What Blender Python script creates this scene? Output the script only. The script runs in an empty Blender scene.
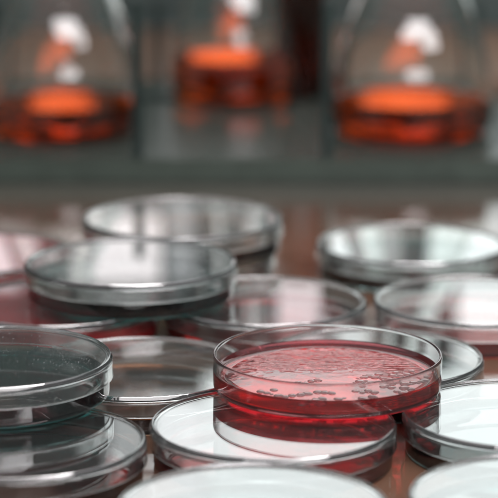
import bpy, bmesh, math, random
from mathutils import Vector
R = math.radians
random.seed(7)
scene = bpy.context.scene
COL = scene.collection
MM = 0.001

# ------------------------------------------------------------------ materials
def new_mat(name):
    m = bpy.data.materials.new(name); m.use_nodes = True
    nt = m.node_tree
    return m, nt, nt.nodes['Principled BSDF'], nt.nodes['Material Output']

def noise(nt, scale, detail=4, rough=0.5, coord='Object'):
    tc = nt.nodes.new('ShaderNodeTexCoord'); n = nt.nodes.new('ShaderNodeTexNoise')
    n.inputs['Scale'].default_value = scale; n.inputs['Detail'].default_value = detail
    n.inputs['Roughness'].default_value = rough
    nt.links.new(tc.outputs[coord], n.inputs['Vector'])
    return n

def ramp_range(nt, src, a, b, lo=0.3, hi=0.7):
    r = nt.nodes.new('ShaderNodeMapRange')
    r.inputs['From Min'].default_value = lo; r.inputs['From Max'].default_value = hi
    r.inputs['To Min'].default_value = a; r.inputs['To Max'].default_value = b
    nt.links.new(src, r.inputs['Value'])
    return r.outputs['Result']

def add_bump(nt, b, src, strength, dist):
    bp = nt.nodes.new('ShaderNodeBump')
    bp.inputs['Strength'].default_value = strength; bp.inputs['Distance'].default_value = dist
    nt.links.new(src, bp.inputs['Height']); nt.links.new(bp.outputs['Normal'], b.inputs['Normal'])

def plastic(name, tint=(0.975, 0.985, 0.98), ior=1.57, rough=(0.0, 0.012), bump=0.004, haze=1.0):
    m, nt, b, o = new_mat(name)
    b.inputs['Base Color'].default_value = (*tint, 1)
    b.inputs['Transmission Weight'].default_value = haze
    b.inputs['IOR'].default_value = ior
    n = noise(nt, 90, 5, 0.6)
    nt.links.new(ramp_range(nt, n.outputs['Fac'], *rough), b.inputs['Roughness'])
    add_bump(nt, b, noise(nt, 30, 3).outputs['Fac'], bump, 0.0006)
    return m

def clear_volume(name, sigma, ior=1.34, rough=0.02, bump=None, tint=(1, 1, 1), trans=1.0):
    """transparent medium: sigma = absorption per metre for r, g, b"""
    m, nt, b, o = new_mat(name)
    b.inputs['Base Color'].default_value = (*tint, 1)
    b.inputs['Transmission Weight'].default_value = 1
    b.inputs['IOR'].default_value = ior; b.inputs['Roughness'].default_value = rough
    b.inputs['Transmission Weight'].default_value = trans
    mx = max(sigma)
    v = nt.nodes.new('ShaderNodeVolumeAbsorption')
    v.inputs['Color'].default_value = (*[1 - s / mx for s in sigma], 1)
    v.inputs['Density'].default_value = mx
    nt.links.new(v.outputs['Volume'], o.inputs['Volume'])
    if bump:
        add_bump(nt, b, noise(nt, bump[0], 4).outputs['Fac'], bump[1], bump[2])
    return m

PLASTIC = plastic('clear_polystyrene', haze=.991)
GLASS = plastic('flask_glass', (0.95, 0.975, 0.96), 1.5, (0.0, 0.02), 0.004)
AGAR = {
    'red': clear_volume('red_agar', (6, 520, 440), ior=1.34, bump=(60, 0.07, 0.0011), tint=(1, .42, .44), trans=.965),
    'deep_red': clear_volume('dark_red_agar', (60, 700, 560)),
    'teal': clear_volume('dark_green_agar', (700, 260, 270)),
    'pale': clear_volume('pale_amber_agar', (45, 130, 210)),
}
ORANGE = clear_volume('orange_culture_liquid', (9, 40, 95), 1.335, 0.0)
m, nt, b, o = new_mat('orange_surface_sheen'); SHEEN = m     # orange shine of the liquid surface, put in as a tinted gloss
cr = nt.nodes.new('ShaderNodeMixRGB')
cr.inputs[1].default_value = (.85, .14, .032, 1); cr.inputs[2].default_value = (.7, .09, .02, 1)
nt.links.new(ramp_range(nt, noise(nt, 40, 4).outputs['Fac'], 0, 1), cr.inputs[0]); nt.links.new(cr.outputs[0], b.inputs['Base Color'])
gl = nt.nodes.new('ShaderNodeBsdfGlossy'); gl.inputs['Roughness'].default_value = .12
nt.links.new(cr.outputs[0], gl.inputs['Color']); nt.links.new(gl.outputs[0], o.inputs['Surface'])
m, nt, b, o = new_mat('blood_agar'); AGAR['blood'] = m
b.inputs['Base Color'].default_value = (.62, .012, .024, 1); b.inputs['Roughness'].default_value = .15
COLONY = clear_volume('colony_wet', (170, 320, 290), 1.46, 0.03, tint=(.97, .76, .74), trans=.84)
DROP = clear_volume('water_drops', (1, 1, 1), 1.33, 0.0)

def metal(name, col, rough=0.4, met=0.6):
    m, nt, b, o = new_mat(name)
    n = noise(nt, 60, 5)
    cr = nt.nodes.new('ShaderNodeMixRGB')
    cr.inputs[1].default_value = (*[c * 0.7 for c in col], 1); cr.inputs[2].default_value = (*[c * 1.3 for c in col], 1)
    nt.links.new(n.outputs['Fac'], cr.inputs[0]); nt.links.new(cr.outputs[0], b.inputs['Base Color'])
    b.inputs['Metallic'].default_value = met; b.inputs['Roughness'].default_value = rough
    return m
DECKM = metal('grey_green_deck', (0.075, 0.092, 0.078), 0.22, 0)
DECKM.node_tree.nodes['Principled BSDF'].inputs['IOR'].default_value = 1.28
RACK = metal('dark_coated_wire', (0.028, 0.045, 0.042))
CAP = metal('black_screw_cap', (0.015, 0.015, 0.015), 0.5, 0)
AMBER = plastic('amber_glass', (0.30, 0.075, 0.03), 1.5, (0.0, 0.02), 0.004)

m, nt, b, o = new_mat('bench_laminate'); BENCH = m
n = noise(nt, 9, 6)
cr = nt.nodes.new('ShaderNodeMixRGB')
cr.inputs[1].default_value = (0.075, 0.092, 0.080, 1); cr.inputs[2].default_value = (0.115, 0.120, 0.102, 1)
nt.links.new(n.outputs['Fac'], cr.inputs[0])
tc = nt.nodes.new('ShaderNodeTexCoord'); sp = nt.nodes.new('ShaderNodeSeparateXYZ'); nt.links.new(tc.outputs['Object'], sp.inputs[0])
c2 = nt.nodes.new('ShaderNodeMixRGB'); c2.inputs[1].default_value = (.20, .110, .072, 1)  # brown towards the front: bench tone plus the flasks' orange reflection painted in
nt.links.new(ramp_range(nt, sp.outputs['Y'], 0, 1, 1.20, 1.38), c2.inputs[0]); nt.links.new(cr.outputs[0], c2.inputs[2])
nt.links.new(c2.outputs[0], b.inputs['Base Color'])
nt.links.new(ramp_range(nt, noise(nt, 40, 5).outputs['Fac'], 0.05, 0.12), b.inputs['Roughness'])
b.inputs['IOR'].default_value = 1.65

# ------------------------------------------------------------------ helpers
def link(o, parent=None):
    COL.objects.link(o)
    if parent: o.parent = parent
    return o

def mesh_obj(name, bm, mat, parent=None, loc=(0, 0, 0), smooth=True, angle=35):
    me = bpy.data.meshes.new(name)
    bmesh.ops.recalc_face_normals(bm, faces=bm.faces)
    if smooth:
        for f in bm.faces: f.smooth = True
        for e in bm.edges:
            if len(e.link_faces) == 2 and e.calc_face_angle(0) > R(angle): e.smooth = False
    bm.to_mesh(me); bm.free()
    me.materials.append(mat)
    o = bpy.data.objects.new(name, me); o.location = loc
    return link(o, parent)

def tag(o, label=None, cat=None, group=None, kind=None):
    for k, v in (('label', label), ('category', cat), ('group', group), ('kind', kind)):
        if v: o[k] = v
    return o

def empty(name, loc, rz=0):
    o = bpy.data.objects.new(name, None); o.location = loc; o.rotation_euler.z = rz
    o.empty_display_size = 0.01
    return link(o)

def lathe(profile, n=160, bm=None):
    """closed profile of (r, z) in mm revolved about z; r = 0 points become poles"""
    bm = bm or bmesh.new()
    rings = []
    full = []                                        # holding loops keep long flat stretches flat under smooth shading
    for i, a in enumerate(profile):
        c = profile[(i + 1) % len(profile)]
        full.append(a)
        d = math.hypot(c[0] - a[0], c[1] - a[1])
        if d > 4 and not (a[0] == 0 and c[0] == 0):
            k = .35 / d
            if a[0] != 0: full.append((a[0] + (c[0] - a[0]) * k, a[1] + (c[1] - a[1]) * k))
            if c[0] != 0: full.append((c[0] - (c[0] - a[0]) * k, c[1] - (c[1] - a[1]) * k))
    for r, z in full:
        if r == 0:
            rings.append([bm.verts.new((0, 0, z * MM))])
        else:
            rings.append([bm.verts.new((r * MM * math.cos(2 * math.pi * i / n), r * MM * math.sin(2 * math.pi * i / n), z * MM)) for i in range(n)])
    for k in range(len(rings)):
        a, c = rings[k], rings[(k + 1) % len(rings)]
        for i in range(n):
            j = (i + 1) % n
            if len(a) == 1 and len(c) == 1: break
            if len(a) == 1: bm.faces.new((a[0], c[i], c[j]))
            elif len(c) == 1: bm.faces.new((a[i], a[j], c[0]))
            else: bm.faces.new((a[i], a[j], c[j], c[i]))
    return bm

def arc(cx, cz, r, a0, a1, k=5):
    return [(cx + r * math.cos(R(a0 + (a1 - a0) * i / k)), cz + r * math.sin(R(a0 + (a1 - a0) * i / k))) for i in range(k + 1)]

def box(bm, c, s):
    g = bmesh.ops.create_cube(bm, size=1)
    for v in g['verts']:
        v.co = Vector((v.co.x * s[0] + c[0], v.co.y * s[1] + c[1], v.co.z * s[2] + c[2]))
    return g

# ------------------------------------------------------------------ petri dishes
RB_, HB = 45.0, 14.0          # base outer radius and height (mm)
LID_TOP = 16.1                # top of the stacking ring above the surface the dish stands on

def base_profile():
    # floor bottom, outer wall, rounded rim, inner wall, floor top
    p = [(0, 0.35), (42.6, 0.35)] + arc(43.2, 0.0, 0.35, 150, 360, 4)[1:] + [(44.1, 0.25), (44.7, 0.7), (44.85, 1.4), (45.0, 8)]
    p += [(45.05, 12.9)] + arc(44.5, 13.5, 0.5, 0, 180, 8) + [(43.95, 12.9), (43.85, 8), (43.75, 3.0), (43.3, 1.9), (42.4, 1.5), (0, 1.5)]
    return p

def lid_profile():
    # stacking ring on the plate, plate, flange
    t = LID_TOP
    p = [(0, t - 1.0), (43.9, t - 1.0), (44.5, t - 0.85)] + arc(45.15, t - 0.45, 0.45, 160, 20, 6)
    p += [(45.85, t - 0.8), (46.25, t - 1.4), (46.35, t - 3), (46.5, t - 8.2)] + arc(46.15, t - 8.3, 0.35, 0, -180, 6)
    p += [(45.75, t - 8.0), (45.55, t - 3.4), (45.2, t - 2.4), (44.4, t - 2.05), (0, t - 2.05)]
    return p

def agar_profile(top, men=2.2):
    # slightly sunk into the plastic floor and wall so that no air gap shows; the rim climbs the wall
    return [(0, 1.35), (42.3, 1.35), (43.3, 1.8), (43.9, 3.0), (43.92, top + men), (43.55, top + men * 0.93), (43.1, top + men * 0.72), (42.4, top + men * 0.45),
            (41.4, top + men * 0.2), (40.2, top + men * 0.06), (38.8, top), (30, top), (20, top), (10, top), (0, top)]

ME = {}
def shared(key, bm_fn, mat, name, parent, angle=30):
    if key not in ME:
        o = mesh_obj(name, bm_fn(), mat, parent, angle=angle); ME[key] = o.data
        return o
    return link(bpy.data.objects.new(name, ME[key]), parent)

def dish(x, y, z, label, agar=None, lid=True, top=5.2, rz=0, size=1.0, group='stacked petri dishes on the bench'):
    t = tag(empty('petri_dish', (x * MM, y * MM, z * MM), rz), label, 'petri dish', group)
    t.scale = (size, size, 1)
    shared('base', lambda: lathe(base_profile()), PLASTIC, 'base', t)
    md = None
    if agar:
        md = shared(('agar', agar, top), lambda: lathe(agar_profile(top)), AGAR[agar], 'agar_medium', t, 60)
    if lid:
        shared('lid', lambda: lathe(lid_profile()), PLASTIC, 'lid', t)
    return t, md

P = LID_TOP
# lower layer, standing on the bench
dish(-83.7, 806.2, 0, 'lower left dish whose pale rim juts out under the dark dish stacked on it', 'deep_red', rz=.3)
dish(-146.6, 901.7, 0, 'dish almost wholly beyond the left edge, under the dark green dish', 'teal', rz=1.1)
dish(1.3, 733.0, 0, 'white shining lid cut by the bottom edge, nearest dish left of centre', 'teal', rz=2)
dish(100.3, 743.3, 0, 'pinkish white lid filling the bottom right corner, nearest dish on the right', 'teal', rz=4)
dish(9.0, 827.0, 0, 'white shining lidded dish under the left half of the open red dish', 'red', rz=5)
dish(104.5, 840.2, 0, 'bluish white lid over dark green sides, right of the open red dish', 'teal', rz=.9)
dish(-44.4, 904.7, 0, 'transparent brownish lidded dish between the dark green stack and the open red dish', 'pale', rz=1.7)
dish(50.9, 919.9, 0, 'lidded dish directly behind the open red dish, seen through its clear wall', 'teal', rz=2.6)
dish(7.3, 1015.2, 0, 'pinkish white lid between the grey green stack and the half dark, half white lid', 'red', rz=.2)
dish(102.8, 1017.1, 0, 'lidded dish at the right edge with a half dark, half white lid over pink agar', 'red', rz=3.3)
dish(-86.6, 1013.4, 0, 'red agar dish under the left side of the grey green dish with a white streak', 'blood', top=9, rz=.6)
dish(-33, 1120, 0, 'blurred lidded dish at the back, under the farthest stacked dish', 'pale', rz=2.2)
dish(82, 1134, 0, 'lid at the back right striped white and dark, farthest dish on the right', 'teal', rz=1.4, size=1.04)
dish(-132.5, 1114, 0, 'blurred red agar dish with a pink shine, cut by the left edge at the back', 'blood', top=11, rz=5.1)
# upper layer
LF, _ = dish(-99.2, 861.7, P, 'dark green lidded dish speckled with droplets, upper dish of the stack at left edge', 'teal', rz=.4)
dish(-53.9, 1024, P, 'grey green lidded dish with white streak across lid, raised on others left of centre', 'teal', rz=.8, size=1.05)
dish(-33, 1121, P, 'farthest raised dish, blurred clear lid with pale streaks, in front of the middle flask', 'pale', rz=1.9, size=1.08)
MAIN, MAGAR = dish(30.8, 873.7, P, 'open dish of red agar with streaks and round colonies, sharp in the centre foreground', 'red', lid=False)

# bacterial growth on the red agar -------------------------------------------------
TOP = 5.2
def dome(bm, x, y, rx, ry, h, z=TOP, n=20, wob=0.08, rot=0):
    ph = random.random() * 6.28; pz = random.random() * 6.28
    prof = [(1.04, -0.25), (1.0, 0.0), (0.93, 0.30), (0.8, 0.58), (0.62, 0.80), (0.4, 0.94), (0.18, 0.995)]
    rings = []
    for r, hz in prof:
        ring = []
        for i in range(n):
            a = 2 * math.pi * i / n
            k = 1 + wob * math.sin(2 * a + ph) + wob * .6 * math.sin(3 * a + pz)
            dx, dy = rx * r * k * math.cos(a), ry * r * k * math.sin(a)
            ring.append(bm.verts.new(((x + dx * math.cos(rot) - dy * math.sin(rot)) * MM, (y + dx * math.sin(rot) + dy * math.cos(rot)) * MM, (z + h * hz) * MM)))
        rings.append(ring)
    for a, c in zip(rings, rings[1:]):
        for i in range(n):
            bm.faces.new((a[i], a[(i + 1) % n], c[(i + 1) % n], c[i]))
    bm.faces.new(rings[-1]); bm.faces.new(rings[0][::-1])

colonies = [(-11.6, -12.5), (-9.4, -14.6), (-6.6, -10.8), (-4.2, -9.6), (-26.2, -24.9), (-23.8, -26.6), (-21.1, -22.8), (-19.4, -30.2), (-16.9, -32.0), (-14.3, -30.4), (-11.1, -29.4), (-8.5, -28.0), (-4.5, -25.7), (-2.0, -26.1), (0.8, -27.2), (3.0, -34.7), (-8.1, -37.9), (-5.6, -36.3), (-3.2, -34.6), (-10.6, -41.0), (-6.6, -40.3), (-3.6, -40.9), (10.0, -24.5), (12.5, -26.1), (14.8, -24.3), (17.1, -26.1), (12.3, -11.3), (14.3, -5.2), (16.5, -3.3), (18.6, -5.4), (20.2, -1.1), (21.6, -6.9), (12.8, -17.6), (15.4, -15.4), (21.9, -12.3), (23.9, -7.5), (25.7, -3.4), (27.0, 1.5), (28.3, -3.0), (30.0, -6.5), (31.0, -0.9), (33.4, 3.4), (34.1, -5.2), (35.8, -1.1), (25.7, -24.9), (28.7, -20.0), (31.2, -21.8), (27.9, -26.6), (16.0, -31.9), (14.3, -36.1), (37.6, -9.6), (38.9, -5.0), (11.9, -34.0), (32.8, -12.7), (35.9, -11.5), (24.5, -14.5), (27.0, -12.0), (29.5, -14.8), (21.0, -18.5), (24.0, -19.5)]
for k in range(38):                                  # smaller colonies crowding between the large ones
    bx, by = random.choice(colonies[23:]) if k < 28 else random.choice(colonies[:23])
    a = random.uniform(0, 6.28); d = random.uniform(2.0, 3.4)
    x, y = bx + d * math.cos(a), by + d * math.sin(a)
    if x * x + y * y < 38 ** 2 and all((x - p) ** 2 + (y - q) ** 2 > 1.7 ** 2 for p, q in colonies): colonies.append((x, y))
for i, (x, y) in enumerate(colonies):
    bm = bmesh.new()
    r = random.uniform(1.45, 2.15) if i < 60 else random.uniform(.55, 1.0)
    dome(bm, x, y, r, r * random.uniform(.8, 1.05), r * random.uniform(.28, .38), wob=.09, rot=random.uniform(0, 6))
    mesh_obj('colony', bm, COLONY, MAGAR, angle=80)
bm = bmesh.new()
for k in range(44):                                  # streaked growth drawn from side to side across the back of the plate
    y = 1.0 + 36 * (k / 43) + random.uniform(-.25, .25)
    half = math.sqrt(max(1, 38.5 ** 2 - y * y))
    dens = min(.85, .22 + (y - 1) / 14)
    x0 = max(-half, -33 + random.uniform(-5, 8)); x1 = min(half, 34 + random.uniform(-18, 8))
    x = x0; slope = random.uniform(-.02, .02) + .03; yy = y
    while x < x1:
        L = random.uniform(.6, 3.4)
        if random.random() < dens and (x + 2 * L) ** 2 + yy ** 2 < 39 ** 2:
            dome(bm, x + L, yy + random.uniform(-.1, .1), L * .98, random.uniform(.16, .36), random.uniform(.18, .42), n=10, wob=.10, rot=slope)
        x += L * 1.8 + random.uniform(0, .6); yy += slope * L * 1.8
for k in range(80):                                  # oblique strokes near the left wall
    a = random.uniform(2.3, 3.4); rr = random.uniform(22, 38)
    dome(bm, rr * math.cos(a), rr * math.sin(a), random.uniform(.5, 2.2), random.uniform(.16, .34), random.uniform(.1, .26), n=10, wob=.12, rot=.35 + random.uniform(-.1, .1))
tag(mesh_obj('streaked_growth', bm, COLONY, MAGAR, angle=80), 'long streaks of growth across the back of the red agar', kind='stuff')

# condensation under the lid of the dark dish on the left
bm = bmesh.new()
lidz = LID_TOP - 1.0
for k in range(330):
    if k < 150:
        x, y = random.gauss(24, 9), random.gauss(-16, 8)
    else:
        rr, a = 42 * math.sqrt(random.random()), random.uniform(0, 6.28); x, y = rr * math.cos(a), rr * math.sin(a)
    if x * x + y * y > 42 ** 2: continue
    r = random.choice((.1, .12, .15, .2, .3))
    dome(bm, x, y, r, r, r * .5, z=lidz, n=8, wob=.1)
lid_of = [c for c in LF.children if c.name.startswith('lid')][0]
tag(mesh_obj('droplets', bm, DROP, lid_of, angle=80), kind='stuff')

# ------------------------------------------------------------------ flasks, rack, bottle behind
DECK = 14.0
def flask(x, y, rad, level, label, h=176):
    t = tag(empty('conical_flask', (x * MM, y * MM, DECK * MM)), label, 'flask', 'flasks of orange liquid behind the dishes')
    w = 2.3; nr = 17.0; s = rad
    def side(z):          # outer cone radius above the heel
        k = max(0, min(1, (z - 11) / (h * 0.70 - 11)))
        return s + (nr - s) * k ** 2.0
    heel = arc(s - 10, 10.5, 10, -80, 5, 8)
    out = [(0, 1.2), (s - 14, 0.9), (s - 11, 0.3)] + heel + [(side(z), z) for z in range(18, 120, 6)] + [(nr + 2.5, h * .66), (nr + .4, h * .72), (nr, h * .78), (nr, h - 3)]
    lip = arc(nr + .6, h - 1.5, 1.5, -80, 180, 6)
    inn = [(nr - w, h - 4), (nr - w, h * .78), (nr - w + .3, h * .72), (nr + 2.3 - w, h * .655)] + [(side(z) - w, z) for z in range(114, 17, -6)]
    inn += [(r - w * (.9 + .1 * (z / 12)), z + w * .6) for r, z in reversed(heel[2:-1])] + [(s - 16, 3.0), (0, 3.0)]
    mesh_obj('flask_body', lathe(out + lip + inn, 96), GLASS, t, angle=50)
    liq = [(0, 2.9), (s - 16, 2.9)] + [(r - w * .85, z + w * .5) for r, z in heel[2:-1]]
    zz = [z for z in (14, 18, 22, 26) if z < level - 1] + [level]
    liq += [(side(z) - w + .12, z) for z in zz] + [(side(level) - w - 1.6, level - .9), (0, level - 1.0)]
    lq = mesh_obj('orange_liquid', lathe(liq, 96), ORANGE, t, angle=50)
    lq.data.materials.append(SHEEN)
    for p in lq.data.polygons:
        if p.center.z > (level - 1.05) * MM and p.normal.z > .9: p.material_index = 1
    return t
flask(-119, 1464, 50, 22, 'left conical flask with a broad orange band of liquid, behind the left dishes')
flask(-9, 1604, 46, 31, 'middle conical flask of orange liquid, farther back between the two rack posts')
flask(104, 1462, 52, 24, 'right conical flask of orange liquid with large white shines on its glass')

t = tag(empty('test_bottle', (37 * MM, 1612 * MM, DECK * MM)), 'dark brown bottle between the middle flask and the right rack post', 'bottle')
t.name = 'amber_bottle'
mesh_obj('bottle_body', lathe([(0, 1), (15, .5), (17.5, 0), (19, 2), (19, 95), (17, 105), (10, 116), (9, 120), (9, 130), (7.6, 130), (7.6, 119), (15.4, 104), (17.2, 95), (17.2, 4), (0, 4)], 64), AMBER, t, angle=45)
mesh_obj('screw_cap', lathe([(0, 134), (10.2, 134), (11, 133), (11, 121), (9.2, 121), (9.2, 131), (0, 131)], 48), CAP, t)

rk = tag(empty('flask_rack', (0, 1.53, 0)), 'dark rack of thin posts and rails on a low deck carrying the orange flasks', 'rack')
PX = [-186, -67, 47, 166]
def bar(name, c, s, mat=RACK):
    bm = bmesh.new(); box(bm, [v * MM for v in c], [v * MM for v in s])
    bmesh.ops.bevel(bm, geom=bm.edges[:], offset=.0010, segments=2, affect='EDGES')
    return mesh_obj(name, bm, mat, rk, angle=60)
bar('deck', (-10, 0, 7.1), (372, 318, 13.8), DECKM)
for yy in (-155, 151):
    for x in PX:
        h = 96 if yy < 0 else 58
        bar('post', (x, yy, 14.2 + h / 2), (6.2, 6.2, h))
bar('rail', (-10, 151, 71), (357, 5.4, 4))
bar('rail', (-10, 68, 16.2), (351, 4, 4))

# ------------------------------------------------------------------ bench
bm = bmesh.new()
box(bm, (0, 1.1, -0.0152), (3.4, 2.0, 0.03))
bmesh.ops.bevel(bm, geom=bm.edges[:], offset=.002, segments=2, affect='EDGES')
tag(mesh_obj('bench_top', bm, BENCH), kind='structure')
bm = bmesh.new(); box(bm, (0, 1.855, .0065), (3.2, .29, .0122))
bmesh.ops.bevel(bm, geom=bm.edges[:], offset=.001, segments=2, affect='EDGES')
tag(mesh_obj('wall_ledge', bm, metal('brown_ledge', (.26, .155, .105), .3, 0)), kind='structure')

m, nt, b, o = new_mat('green_wall_paint')
cr = nt.nodes.new('ShaderNodeMixRGB')
cr.inputs[1].default_value = (0.070, 0.098, 0.094, 1); cr.inputs[2].default_value = (0.11, 0.135, 0.128, 1)
nt.links.new(noise(nt, 7, 5).outputs['Fac'], cr.inputs[0]); nt.links.new(cr.outputs[0], b.inputs['Base Color'])
b.inputs['Roughness'].default_value = .7
bm = bmesh.new(); box(bm, (0, 2.06, .55), (3.4, .1, 1.099))
tag(mesh_obj('back_wall', bm, m, smooth=False), kind='structure')

# ------------------------------------------------------------------ light: panes of a bright window wall beyond the flasks, plus added strips
def light_panel(x0, x1, z0, z1, rad, col, y=2.0, shape='RECTANGLE'):
    L = bpy.data.lights.new('window_or_strip_light', 'AREA'); L.shape = shape
    L.size = x1 - x0; L.size_y = z1 - z0
    L.energy = rad * math.pi * L.size * L.size_y; L.color = col
    o = bpy.data.objects.new('window_or_strip_light', L)
    o.location = ((x0 + x1) / 2, y, (z0 + z1) / 2); o.rotation_euler = (R(-90), 0, 0)   # faces the camera side (-y)
    link(o); return o
def X(px): return (px - 249) / 2304 * 2.055
Z0 = .0161
K = 1.95
def row(px0, px1, z0, z1, k, col, shape='RECTANGLE'):
    light_panel(X(px0), X(px1), z0 + Z0, z1 + Z0, K * k, col, shape=shape)
row(-120, 20, .155, .235, .75, (1, .88, .91))
row(76, 160, .155, .196, .27, (1, .90, .92))
row(88, 160, .20, .262, .88, (1, .94, .95))
row(167, 196, .155, .262, .26, (.95, .97, 1))
row(208, 236, .155, .19, .22, (1, .90, .92))
row(276, 322, .155, .305, .65, (1, .88, .91))
row(326, 364, .128, .226, 1, (.95, 1, 1))
row(338, 374, .272, .305, .9, (.95, 1, 1))
row(368, 394, .155, .225, .40, (1, .96, .98))
row(438, 900, .132, .224, .95, (.93, 1, 1))
row(458, 900, .226, .312, .95, (.93, 1, 1))
row(22, 106, .092, .150, 1, (1, .93, .94), 'ELLIPSE')  # ellipses: added strip lights shaped to brighten the liquid surfaces in the flasks
row(342, 456, .092, .150, 1, (1, .96, .96), 'ELLIPSE')
row(167, 262, .066, .108, .8, (1, .93, .94), 'ELLIPSE')
row(106, 148, .336, .40, .45, (.95, .99, 1))
row(106, 148, .402, .80, 1.15, (.95, .99, 1))
row(148.5, 204, .336, .80, 1.15, (.95, .99, 1))
row(205, 1000, .316, .80, 1.15, (.93, 1, 1))
# long ceiling lamp above and in front of the bench: shines on flask shoulders and dish rims
L = bpy.data.lights.new('ceiling_lamp', 'AREA'); L.shape = 'ELLIPSE'; L.size = 1.7; L.size_y = .24
L.energy = 9 * math.pi * L.size * L.size_y; L.color = (1, .95, .96)
o = link(bpy.data.objects.new('ceiling_lamp', L)); o.location = (.42, .15, .80)
o.rotation_euler = (Vector((o.location.x, 1.5, .06)) - o.location).to_track_quat('-Z', 'Y').to_euler()

L = bpy.data.lights.new('added_shine_light', 'AREA'); L.shape = 'ELLIPSE'; L.size = .80; L.size_y = .12  # added light above the camera, placed to put lower shines on the flasks
L.energy = 6.5 * math.pi * L.size * L.size_y; L.color = (1, .95, .97)
o = link(bpy.data.objects.new('added_shine_light', L)); o.location = (.22, .10, .37)
o.rotation_euler = (Vector((o.location.x, 1.5, .06)) - o.location).to_track_quat('-Z', 'Y').to_euler()

w = bpy.data.worlds.new('World'); scene.world = w; w.use_nodes = True
wn = w.node_tree; bg = wn.nodes['Background']            # dim room, paler towards its ceiling
bg.inputs['Strength'].default_value = 1
tc = wn.nodes.new('ShaderNodeTexCoord'); sep = wn.nodes.new('ShaderNodeSeparateXYZ'); rp = wn.nodes.new('ShaderNodeValToRGB')
wn.links.new(tc.outputs['Generated'], sep.inputs[0]); wn.links.new(sep.outputs['Z'], rp.inputs['Fac']); wn.links.new(rp.outputs['Color'], bg.inputs['Color'])
el = rp.color_ramp.elements
el[0].position = .34; el[0].color = (.18, .24, .23, 1)
el[1].position = .75; el[1].color = (.70, .66, .69, 1)

# ------------------------------------------------------------------ camera
cam = bpy.data.cameras.new('camera'); co = bpy.data.objects.new('camera', cam); link(co)
co.location = (0, 0, .2705); co.rotation_euler = (R(90 - 12.82), 0, 0)
cam.sensor_width = 36; cam.lens = 2304 / 498 * 36
cam.clip_start = .02; cam.clip_end = 50
cam.dof.use_dof = True; cam.dof.focus_distance = .90; cam.dof.aperture_fstop = 9.3; cam.dof.aperture_blades = 0
scene.camera = co

scene.view_settings.view_transform = 'Standard'; scene.view_settings.look = 'None'
c = scene.cycles
c.use_denoising = True; c.use_adaptive_sampling = True; c.adaptive_threshold = .03
c.max_bounces = 16; c.transmission_bounces = 16; c.glossy_bounces = 16; c.transparent_max_bounces = 16; c.diffuse_bounces = 3
c.caustics_reflective = True; c.caustics_refractive = True; c.blur_glossy = .5
c.sample_clamp_indirect = 12; c.sample_clamp_direct = 0
